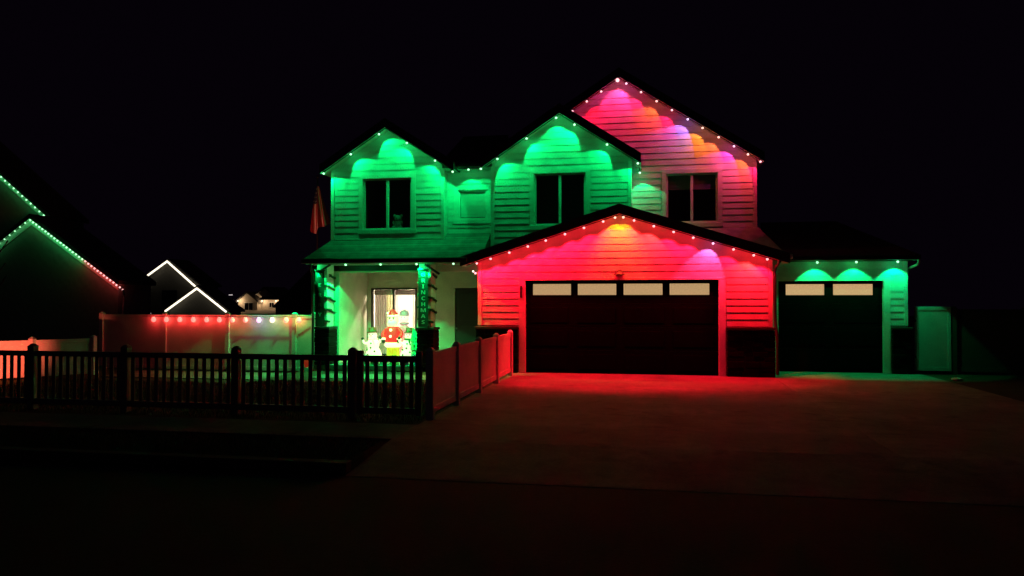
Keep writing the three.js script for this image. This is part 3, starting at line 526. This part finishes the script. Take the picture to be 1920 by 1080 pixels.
{ // pear shaped lit figure outside the left post
  const [x, y, z] = [-9.42, 0, -0.3], o = thing('light_up_pear_figure', 'pale yellow green glowing inflatable left of the porch beside the fence', 'inflatable', [x, y, z]);
  part('body', lathe([[0.001, 0.38], [0.16, 0.4], [0.18, 0.5], [0.165, 0.62], [0.12, 0.72], [0.11, 0.82], [0.08, 0.9], [0.001, 0.92]], x, y, z), glow(0.55, 0.75, 0.18, 0.75), o);
  part('base', lathe([[0.001, 0], [0.2, 0], [0.21, 0.2], [0.17, 0.4], [0.001, 0.41]], x, y, z), glow(0.5, 0.03, 0.01, 0.35), o);
  part('ribbon', new THREE.TorusGeometry(0.12, 0.015, 8, 24).rotateX(Math.PI / 2).translate(x, y + 0.73, z), IN.green, o);
}
{ // presents along the front of the slab
  const K = { red: C(0.5, 0.03, 0.03), white: C(0.7, 0.68, 0.6), lime: C(0.4, 0.5, 0.15), green: C(0.05, 0.25, 0.08), wine: C(0.3, 0.02, 0.06), blue: C(0.03, 0.25, 0.9) };
  const L = [['lime', 'white', -7.98, 0.24, 'lime green wrapped present first in the row from the left porch post'], ['red', 'white', -7.68, 0.22, 'red wrapped present with white ribbon in front of the brown hatted snowman'], ['green', 'red', -7.4, 0.2, 'green wrapped present with red ribbon left of the Santa'], ['white', 'red', -7.12, 0.2, 'white wrapped present with red ribbon right before the Santa'], ['lime', 'green', -6.84, 0.22, 'lime present with green ribbon in front of the scarfed snowman'], ['wine', 'white', -6.55, 0.2, 'wine red wrapped present with white ribbon before the leaning tree'], ['blue', 'white', -6.25, 0.26, 'bright blue present next to the right porch post']];
  for (const [c, r, x, h, label] of L) {
    const o = thing('present', label, 'present', [x, 0.14, -0.1], 'presents in a row along the porch edge'), w = 0.1;
    part('box', rbox(x - w, x + w, 0.14, 0.14 + h, -0.2, 0, 0.008), std(K[c], 0.45), o);
    part('ribbon', merge([box(x - 0.018, x + 0.018, 0.141, 0.146 + h, -0.206, 0.006), box(x - w - 0.005, x + w + 0.005, 0.14 + h * 0.45, 0.14 + h * 0.45 + 0.036, -0.204, 0.004)]), std(K[r], 0.4), o);
    part('bow', merge([new THREE.TorusGeometry(0.028, 0.011, 6, 14).scale(1, 0.7, 1).translate(x - 0.032, 0.165 + h, -0.1), new THREE.TorusGeometry(0.028, 0.011, 6, 14).scale(1, 0.7, 1).translate(x + 0.032, 0.165 + h, -0.1)]), std(K[r], 0.4), o);
  }
}
{ // plush bear on the sill inside the left upper window
  const [x, y, z] = [-6.98, 3.95, -0.8], o = thing('plush_bear', 'small plush bear with round ears behind the leftmost upper window', 'toy', [x, y, z]), m = std(C(0.34, 0.34, 0.33), 1, { map: T.cloth }), d = std(C(0.1, 0.1, 0.1), 1);
  part('body', ball(0.12, x, y + 0.12, z, 1, 1.05, 0.8), m, o); part('head', ball(0.1, x, y + 0.29, z), m, o);
  for (const s of [-1, 1]) { part('ear', ball(0.042, x + s * 0.1, y + 0.37, z, 1, 1, 0.6), m, o); part('leg', ball(0.05, x + s * 0.1, y + 0.045, z + 0.06, 1, 0.8, 1.3), m, o); part('arm', ball(0.045, x + s * 0.12, y + 0.17, z + 0.04, 0.7, 1.3, 0.8), m, o); }
  part('muzzle', ball(0.04, x, y + 0.27, z + 0.085), m, o); part('nose', ball(0.014, x, y + 0.285, z + 0.122), d, o);
}
// ---------- flag on a pole at the left side of the house ----------
{
  const px = -9.75, pz = -1.5, o = thing('flag_pole', 'slim dark flag pole standing beside the left house wall', 'flag pole', [px, 0, pz]);
  part('pole', new THREE.CylinderGeometry(0.018, 0.03, 5.6, 10).translate(px, 2.8, pz), M.dark, o); part('finial', ball(0.04, px, 5.63, pz), M.dark, o);
  const cv = document.createElement('canvas'); cv.width = 256; cv.height = 256; const k = cv.getContext('2d');
  for (let i = 0; i < 9; i++) { k.fillStyle = i % 2 ? '#e6dcd2' : '#b3121f'; k.fillRect(i * 256 / 9, 0, 256 / 9 + 1, 256); }
  k.fillStyle = '#20244f'; k.fillRect(0, 0, 118, 96); k.fillStyle = '#e6dcd2'; for (let i = 0; i < 4; i++) for (let j = 0; j < 4; j++) { k.beginPath(); k.arc(16 + i * 28, 14 + j * 23, 4, 0, 7); k.fill(); }
  const t = new THREE.CanvasTexture(cv); t.colorSpace = THREE.SRGBColorSpace;
  const g = new THREE.PlaneGeometry(1, 1, 36, 30), p = g.attributes.position, uv = g.attributes.uv;
  for (let i = 0; i < p.count; i++) {
    const u = uv.getX(i), v = 1 - uv.getY(i);             // a limp cloth: narrow where it is tied, wide and folded below
    const w = 0.07 + 0.5 * Math.pow(v, 0.8), x = px + 0.02 + (u - 0.45 + 0.12 * v) * w, sag = 0.34 * u * u * v;
    p.setXYZ(i, x, 5.33 - 1.36 * v + sag * 0.9 - 0.06 * Math.sin(u * 9) * v, pz + 0.05 + 0.08 * v * Math.sin(u * 15 + v * 2) + 0.03 * Math.sin(u * 31) * v);
  }
  g.computeVertexNormals();
  const f = thing('flag', 'limp striped red and white flag hanging beside the left upper storey', 'flag', [px, 5.3, pz]);
  part('cloth', g, new THREE.MeshPhysicalMaterial({ map: t, roughness: 0.9, side: THREE.DoubleSide, transmission: 0.25, thickness: 0 }), f);
  const s = thing('flag_lamp', 'small warm spot lamp on the ground below the flag', 'lamp', [-10.1, 0, -0.5]);
  part('housing', new THREE.CylinderGeometry(0.07, 0.06, 0.14, 14).translate(-10.1, 0.1, -0.5), M.dark, s); part('lens', ball(0.05, -10.1, 0.19, -0.5, 1, 0.6, 1), bulbMat(WARM, 1.2), s);
  const L = new THREE.SpotLight(C(1, 0.14, 0.11), 60, 0, 0.085, 0.8); L.position.set(0, 0.24, 0); L.target.position.set(0.35, 4.2, -1); L.castShadow = true; s.add(L, L.target);
}

// ---------- fences of the front yard ----------
const capGeo = new THREE.CylinderGeometry(0.03, 0.095, 0.05, 4).rotateY(Math.PI / 4);
const FZ = 7.9, picketGeo = mapUV(new RoundedBoxGeometry(0.068, 0.93, 0.022, 1, 0.006)), postGeo = mapUV(new RoundedBoxGeometry(0.127, 1.12, 0.127, 1, 0.01));
function fencePost(o, x, z, h = 1.12, m = M.picket) { const p = part('post', h === 1.12 ? postGeo : rbox(-0.064, 0.064, -h / 2, h / 2, -0.064, 0.064, 0.01), m, o, [x, h / 2 - 0.02, z]); part('post_cap', capGeo, m, p, [x, h + 0.005, z]); }
{
  const o = thing('picket_fence', 'dark picket fence with square posts along the front of the yard', 'fence', [-8, 0, FZ]);
  const posts = [-12.7, -10.79, -8.93, -6.84, -4.76];
  posts.forEach(x => fencePost(o, x, FZ));
  for (let i = 0; i < posts.length - 1; i++) {
    const a = posts[i] + 0.064, b = posts[i + 1] - 0.064, n = Math.round((b - a) / 0.146);
    for (const [y0, y1] of [[0.93, 1.02], [0.08, 0.18]]) part('rail', rbox(a, b, y0, y1, FZ - 0.045, FZ + 0.045, 0.008), M.picket, o);
    for (let k = 0; k < n; k++) part('picket', picketGeo, M.picket, o, [a + (k + 0.5) * (b - a) / n, 0.555, FZ]);
  }
  const g = thing('picket_gate', 'dark picket gate beside the corner of the white panel fence', 'gate', [-4.6, 0, FZ]);
  for (const x of [-4.63, -3.63]) part('stile', rbox(x - 0.05, x + 0.05, 0.06, 1.1, FZ - 0.04, FZ + 0.04, 0.008), M.picket, g);
  for (const [y0, y1] of [[0.92, 1.02], [0.08, 0.18]]) part('rail', rbox(-4.58, -3.68, y0, y1, FZ - 0.04, FZ + 0.04, 0.008), M.picket, g);
  for (let k = 0; k < 6; k++) part('picket', picketGeo, M.picket, g, [-4.58 + (k + 0.5) * 0.15, 0.555, FZ]);
  part('latch', rbox(-3.66, -3.54, 0.82, 0.86, FZ + 0.041, FZ + 0.07, 0.006), M.dark, g);
}
function panelFence(label, pts, h, gap, m, group, rails = true) {
  const o = thing('panel_fence', label, 'fence', [pts[0][0], 0, pts[0][1]], group);
  for (const [x, z] of pts) fencePost(o, x, z, h + 0.05, m);
  for (let i = 0; i < pts.length - 1; i++) {
    const [x0, z0] = pts[i], [x1, z1] = pts[i + 1], L = Math.hypot(x1 - x0, z1 - z0), a = -Math.atan2(z1 - z0, x1 - x0);
    const put = g => g.rotateY(a).translate((x0 + x1) / 2, 0, (z0 + z1) / 2), e = L / 2 - 0.066;
    part('panel', put(box(-e, e, gap + 0.1, h - 0.09, -0.014, 0.014)), m, o);
    part('rail', put(rbox(-e, e, h - 0.1, h, -0.026, 0.026, 0.008)), m, o); part('rail', put(rbox(-e, e, gap, gap + 0.11, -0.026, 0.026, 0.008)), m, o);
  }
  return o;
}
panelFence('low white panel fence running from the picket gate back to the garage', [[-3.45, 7.86], [-3.45, 6.2], [-3.45, 4.35], [-3.45, 2.55], [-3.45, 0.75]], 1.08, 0.09, M.vinyl);
panelFence('tall pale panel fence left of the porch under the coloured bulbs', [[-15.9, -0.12], [-13.83, -0.12], [-11.83, -0.12], [-9.78, -0.12], [-9.2, -0.12]], 1.5, -0.08, M.vinyl);
panelFence('low pale fence at the far left in front of the neighbouring house', [[-17.4, 5.7], [-15.9, 4.4], [-15.0, 3.4], [-14.2, 2.3]], 0.93, 0.02, M.vinyl);
{ // the red light on the low fence: a garden lamp just out of the frame
  const [x, z] = [-13.7, 6.8], o = thing('garden_lamp', 'small red garden spot lamp standing by the low fence at far left', 'lamp', [x, 0, z]);
  part('stake', rod([x, -0.05, z], [x, 0.4, z], 0.02), M.dark, o); part('shade', new THREE.CylinderGeometry(0.075, 0.055, 0.14, 14, 1, true).translate(0, -0.03, 0).applyQuaternion(new THREE.Quaternion().setFromUnitVectors(new THREE.Vector3(0, 1, 0), new THREE.Vector3(-1.9, 0.27, -3).normalize())).translate(x, 0.45, z), M.dark, o); part('lens', ball(0.045, x, 0.45, z), bulbMat(C(1, 0.1, 0.04), 1.2), o);
  const L = new THREE.SpotLight(C(1, 0.12, 0.06), 75, 0, 0.34, 0.5); L.position.set(0, 0.45, 0); L.target.position.set(-1.9, 0.72, -3); L.shadow.radius = 2; L.castShadow = true; o.add(L, L.target);
}
{ // side gate and fence right of the narrow garage
  const gateVinyl = std(C(0.56, 0.55, 0.51), 0.6, { map: T.paint }), o = thing('fence_gate', 'tall pale gate panel right of the narrow garage lit green', 'gate', [6.94, 0, -1.8]);
  part('panel', box(7.0, 7.74, 0.1, 1.66, -1.82, -1.79), gateVinyl, o); part('stile', rbox(6.93, 7.01, 0.06, 1.75, -1.83, -1.77, 0.008), gateVinyl, o); part('stile', rbox(7.73, 7.81, 0.06, 1.75, -1.83, -1.77, 0.008), gateVinyl, o);
  part('rail', rbox(7.01, 7.73, 1.65, 1.75, -1.83, -1.77, 0.008), gateVinyl, o); part('rail', rbox(7.01, 7.73, 0.06, 0.16, -1.83, -1.77, 0.008), gateVinyl, o);
  part('hinge', merge([box(6.9, 6.96, 0.4, 0.46, -1.775, -1.76), box(6.9, 6.96, 1.35, 1.41, -1.775, -1.76)]), M.dark, o);
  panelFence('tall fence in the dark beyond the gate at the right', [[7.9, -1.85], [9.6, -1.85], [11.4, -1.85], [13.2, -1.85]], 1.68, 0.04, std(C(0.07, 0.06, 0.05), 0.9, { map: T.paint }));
  const s = thing('garden_stone', 'small pale stone on the dark ground right of the driveway', 'stone', [7.3, 0, -0.05]);
  const g = new THREE.IcosahedronGeometry(0.09, 2), p = g.attributes.position; for (let i = 0; i < p.count; i++) { const k = 1 + 0.25 * noise.noise(p.getX(i) * 14, p.getY(i) * 14, p.getZ(i) * 14); p.setXYZ(i, p.getX(i) * k * 1.4, p.getY(i) * k * 0.5, p.getZ(i) * k); }
  g.computeVertexNormals(); part('rock', mapUV(g.translate(7.3, 0.02, -0.05)), std(C(0.5, 0.48, 0.45), 0.8, { map: T.concrete }), s);
}
{ // slim bare tree by the low fence
  const o = thing('bare_tree', 'slim bare dark tree in front of the low fence at far left', 'tree', [-14.6, 0, 5.6]);
  part('trunk', tube([[-14.6, -0.05, 5.6], [-14.58, 1, 5.6], [-14.63, 2.2, 5.58], [-14.6, 3.4, 5.6]], 0.055, 24, 8), M.dark, o);
  for (let i = 0; i < 12; i++) { const y = 1.5 + i * 0.16, a = i * 2.4, l = 1.0 - i * 0.05; part('branch', tube([[-14.6, y, 5.6], [-14.6 + Math.cos(a) * l * 0.5, y + 0.35, 5.6 + Math.sin(a) * l * 0.5], [-14.6 + Math.cos(a) * l, y + 0.95, 5.6 + Math.sin(a) * l]], 0.014, 10, 5), M.dark, o); }
}
// ---------- string of large bulbs along the tall fence ----------
{
  const xs = [-14.12, -13.71, -13.28, -12.85, -12.43, -12.03, -11.62, -11.22, -10.81, -10.4, -9.98, -9.6], R2 = C(1, 0.02, 0.018), cs = xs.map((_, i) => i === 8 ? C(0.5, 0.38, 1) : i === 9 ? C(1, 0.95, 0.6) : i > 9 ? C(1, 0.1, 0.04) : R2);
  const o = thing('bulb_string', 'string of large red, violet and white bulbs hung along the tall fence', 'string lights', [xs[0], 1.38, 0]);
  const cp = []; xs.forEach((x, i) => { cp.push([x, 1.455, 0]); if (i < 11) cp.push([(x + xs[i + 1]) / 2, 1.44, 0]); });
  part('cord', tube([[-14.5, 1.455, -0.03], ...cp, [-9.22, 1.49, -0.04]], 0.008, 160, 5), M.dark, o);
  const bg = new THREE.LatheGeometry([[0.001, -0.075], [0.03, -0.066], [0.046, -0.04], [0.048, -0.015], [0.036, 0.015], [0.022, 0.04], [0.001, 0.042]].map(p => new THREE.Vector2(p[0] * 1.35, p[1] * 1.35 + 0.012)), 16), sg = new THREE.CylinderGeometry(0.02, 0.022, 0.05, 10);
  xs.forEach((x, i) => {
    const y = 1.37, b = part('bulb', bg, std(C(0.8, 0.8, 0.8), 0.3, { emissive: C(0.3 + 0.9 * cs[i].r, 0.17 + 0.75 * cs[i].g, 0.14 + 0.75 * cs[i].b), emissiveIntensity: 2 }), o, [x, y, 0]);
    part('socket', sg, M.dark, b, [x, y + 0.065, 0]);
    const L = new THREE.PointLight(cs[i], i < 8 ? 0.28 : 0.17); L.position.set(x - xs[0], y - 1.38 - 0.015, 0); L.shadow.radius = 2; L.castShadow = true; o.add(L);
  });
}

// ---------- neighbouring houses ----------
const far = { wall: std(C(0.07, 0.068, 0.06), 0.85, { map: T.paint }), pale: std(C(0.6, 0.52, 0.42), 0.85, { map: T.paint }), roof: std(C(0.12, 0.1, 0.09), 1, { map: T.shingle }) };
function farGable(o, xc, hw, apex, pitch, yb, z, depth, wallMat, roofMat, over = 0.4) {
  const e = apex - pitch * (hw + over);
  part('wall', polyPrism([[xc - hw, yb], [xc + hw, yb], [xc + hw, apex - pitch * hw - 0.03], [xc, apex - 0.03], [xc - hw, apex - pitch * hw - 0.03]], z - depth, z), wallMat, o);
  const chev = (lo, hi) => [[xc - hw - over, e + lo], [xc, apex + lo], [xc + hw + over, e + lo], [xc + hw + over, e + hi], [xc, apex + hi], [xc - hw - over, e + hi]];
  part('roof', polyPrism(chev(0.03, 0.26), z - depth - 0.3, z + over), roofMat, o); part('soffit', polyPrism(chev(0, 0.028), z - depth - 0.3, z + over - 0.02), M.soffit, o); part('fascia', polyPrism(chev(-0.02, 0.27), z + over + 0.002, z + over + 0.03), M.dark, o);
}
function dotString(label, a, b, n, col, I, r = 0.055, group = 'strings of small lights along the roof edges of the neighbouring houses', every = 1, s) {
  s ??= thing('light_string', label, 'string lights', a, group);
  const g = new THREE.SphereGeometry(r, 10, 7), o = origin(s);
  part('cord', rod(a, b, 0.012, 4), M.dark, s);
  for (let i = 0; i < n; i++) {
    const t = n > 1 ? i / (n - 1) : 0, p = [0, 1, 2].map(k => a[k] + (b[k] - a[k]) * t + rr(-0.008, 0.008)), c = typeof col === 'function' ? col(t) : col;
    part('bulb', g, bulbMat(c, 1.8), s, p);
    if (i % every === 0) { const L = new THREE.PointLight(c, I * every); L.position.set(p[0] - o.x, p[1] - o.y, p[2] - o.z); L.shadow.radius = 2; L.castShadow = true; s.add(L); }
  }
  return s;
}
{
  const nbWall = std(C(0.34, 0.33, 0.3), 0.85, { map: T.paint }), o = thing('neighbour_house', 'dark neighbouring house at far left with green and red roof lights', 'house', [-37.5, -1.2, -20.5]);
  const A = { xc: -37.2, hw: 6.0, apex: 6.93, pitch: 0.668 };
  farGable(o, A.xc, A.hw, A.apex, A.pitch, -1.4, -20.3, 3, nbWall, far.roof, 0.16);
  const frieze = (xc, hw, apex, pitch, x0, x1, z) => { for (const [a, b] of [[x0, xc], [xc, x1]]) part('frieze_board', polyPrism([[a, apex - pitch * Math.abs(a - xc) - 0.42], [b, apex - pitch * Math.abs(b - xc) - 0.42], [b, apex - pitch * Math.abs(b - xc) - 0.04], [a, apex - pitch * Math.abs(a - xc) - 0.04]], z + 0.002, z + 0.04), M.trim, o); };
  frieze(A.xc, A.hw, A.apex, A.pitch, A.xc - A.hw, A.xc + A.hw, -20.3); frieze(-45, 7.2, 13.0, 0.8, -52, -37.8, -22.3);
  farGable(o, -45, 7.2, 13.0, 0.8, -1.4, -22.3, 3, nbWall, far.roof, 0.16);
  part('gutter', tube([[-30.72, 2.55, -20.1], [-30.72, 2.4, -20.15], [-30.95, 2.2, -20.5], [-31.0, 1.4, -20.5], [-31.1, -1, -20.5]], 0.06, 30), M.trim, o);
  part('window', rbox(-40, -38.6, 1.2, 2.6, -20.6, -20.56, 0.01), M.door, o);
  const y = x => A.apex - A.pitch * Math.abs(x - A.xc) - 0.1;
  dotString('green then red lights down the right roof slope of the dark neighbouring house', [-37.15, y(-37.15), -20.12], [-30.75, y(-30.75), -20.12], 31, t => t < 0.6 ? GREEN : C(1, 0.02, 0.01), 0.16);
  dotString('green lights on the short left slope of the neighbouring gable', [-37.5, y(-37.5), -20.12], [-40.4, y(-40.4), -20.12], 9, GREEN, 0.06, 0.045);
  const y2 = x => 13.0 - 0.8 * Math.abs(x + 45) - 0.1;
  dotString('green lights on the upper roof slope at the picture edge', [-42.2, y2(-42.2), -22.12], [-37.4, y2(-37.4), -22.12], 16, GREEN, 0.14);
}
{
  const o = thing('string_lit_house', 'dark house with two gables outlined in warm white lights', 'house', [-60, -5, -70]);
  farGable(o, -62.9, 4.6, 7.14, 0.7, -5, -70.6, 4, far.wall, far.roof, 0.4); farGable(o, -56.0, 4.1, 3.5, 0.7, -5, -66.6, 3, far.wall, far.roof, 0.4);
  part('window', rbox(-64, -61.8, 1.4, 3.2, -70.6, -70.55, 0.01), M.door, o); part('garage_door', rbox(-58.4, -53.6, -4.6, -1.8, -66.6, -66.55, 0.01), M.door, o);
  const W = C(1, 0.78, 0.4), g = undefined, s = dotString('warm white light line round the taller gable of the outlined house', [-66.7, 4.6, -70.1], [-62.95, 7.04, -70.1], 36, W, 0.012, 0.125, g, 6);
  dotString('', [-62.95, 7.04, -70.1], [-58.7, 3.6, -70.1], 40, W, 0.012, 0.125, g, 6, s);
  const s2 = dotString('warm white light line round the lower gable of the outlined house', [-60.3, 0.5, -66.1], [-55.95, 3.36, -66.1], 40, W, 0.012, 0.125, g, 6);
  dotString('', [-55.95, 3.36, -66.1], [-51.95, 0.45, -66.1], 40, W, 0.012, 0.125, g, 6, s2);
}
{
  const z = -100, o = thing('distant_house', 'small distant two gabled house lit by warm eave lamps', 'house', [-66.5, -5, z]);
  farGable(o, -68.35, 1.75, 3.1, 0.76, -5, z, 7, far.pale, far.roof, 0.35); farGable(o, -66.0, 2.35, 3.95, 0.72, -5, z - 1.6, 7, far.pale, far.roof, 0.35);
  part('wall', box(-64.4, -62.9, -5, 1.9, z - 7, z - 1.61), far.pale, o); part('roof', hull([[-66.4, 2.1, z - 0.4], [-61.5, 2.1, z - 0.4], [-63, 3.4, z - 4], [-66.4, 3.4, z - 4]].reverse(), [[-66.4, 1.9, z - 0.4], [-61.5, 1.9, z - 0.4], [-63, 3.0, z - 4], [-66.4, 3.0, z - 4]].reverse()), far.roof, o);
  part('roof', hull([[-70.2, -0.45, z + 1.6], [-62.2, -0.45, z + 1.6], [-62.9, 0.15, z + 0.05], [-69.9, 0.15, z + 0.05]].reverse(), [[-70.2, -0.7, z + 1.6], [-62.2, -0.7, z + 1.6], [-62.9, -0.6, z + 0.05], [-69.9, -0.6, z + 0.05]].reverse()), std(C(0.3, 0.26, 0.22), 1), o);
  const wn = (x0, x1, y0, y1, zz) => { const w = part('window', box(x0, x1, y0, y1, zz, zz + 0.04), M.trim, o), f = 0.09; part('pane', box(x0 + f, (x0 + x1) / 2 - 0.04, y0 + f, y1 - f, zz + 0.03, zz + 0.05), M.door, w); part('pane', box((x0 + x1) / 2 + 0.04, x1 - f, y0 + f, y1 - f, zz + 0.03, zz + 0.05), M.door, w); };
  wn(-69.0, -67.3, 0.05, 1.45, z); wn(-65.2, -64.2, 0.55, 1.5, z - 1.6);
  for (const [x, zz] of [[-69.75, z + 0.8], [-66.05, z - 0.8], [-63.5, z - 0.8]]) {
    const b = part('eave_lamp', new THREE.SphereGeometry(0.14, 12, 8), bulbMat(WARM, 1.6), o, [x, 1.72, zz]);
    const L = new THREE.PointLight(C(1, 0.68, 0.38), 6); L.shadow.radius = 4; L.castShadow = true; b.add(L);
  }
  const t = thing('dark_house', 'black silhouette of a roof in front of the small distant house', 'house', [-53, -4, -84]);
  farGable(t, -48.6, 6.6, 7.1, 0.93, -5, -85, 6, far.wall, far.roof, 0.3);
}
for (const [x, y, z, w, label] of [[-59.57, 2.63, -80, 0.3, 'tiny white street lamp between the outlined house and the distant house'], [-43.5, 0.72, -40, 0.2, 'tiny pale lamp just right of the dark neighbouring house']]) {
  const o = thing('street_lamp', label, 'street lamp', [x, -5, z]);
  part('pole', rod([x + w, -5, z], [x + w, y + 0.05, z], 0.06), M.dark, o); part('arm', rod([x + w, y + 0.07, z], [x - w, y + 0.07, z], 0.03), M.dark, o);
  const h = part('lamp_head', rbox(x - w, x + w, y - 0.05, y + 0.04, z - 0.1, z + 0.1, 0.02), bulbMat(C(1, 0.8, 0.75), 0.8), o);
  const L = new THREE.SpotLight(C(1, 0.85, 0.7), 3, 0, 1.1, 0.5); L.position.set(0, y + 5, 0); L.target.position.set(0, y, 0); L.castShadow = true; o.add(L, L.target);
}

scene.traverse(o => { if (o.isMesh) o.castShadow = o.receiveShadow = true; });
const renderer = new THREE.WebGLRenderer({ antialias: true });
renderer.toneMapping = THREE.LinearToneMapping; renderer.toneMappingExposure = EXPOSURE;
renderer.shadowMap.enabled = true;
renderer.setSize(1024, 576);
renderer.render(scene, camera);
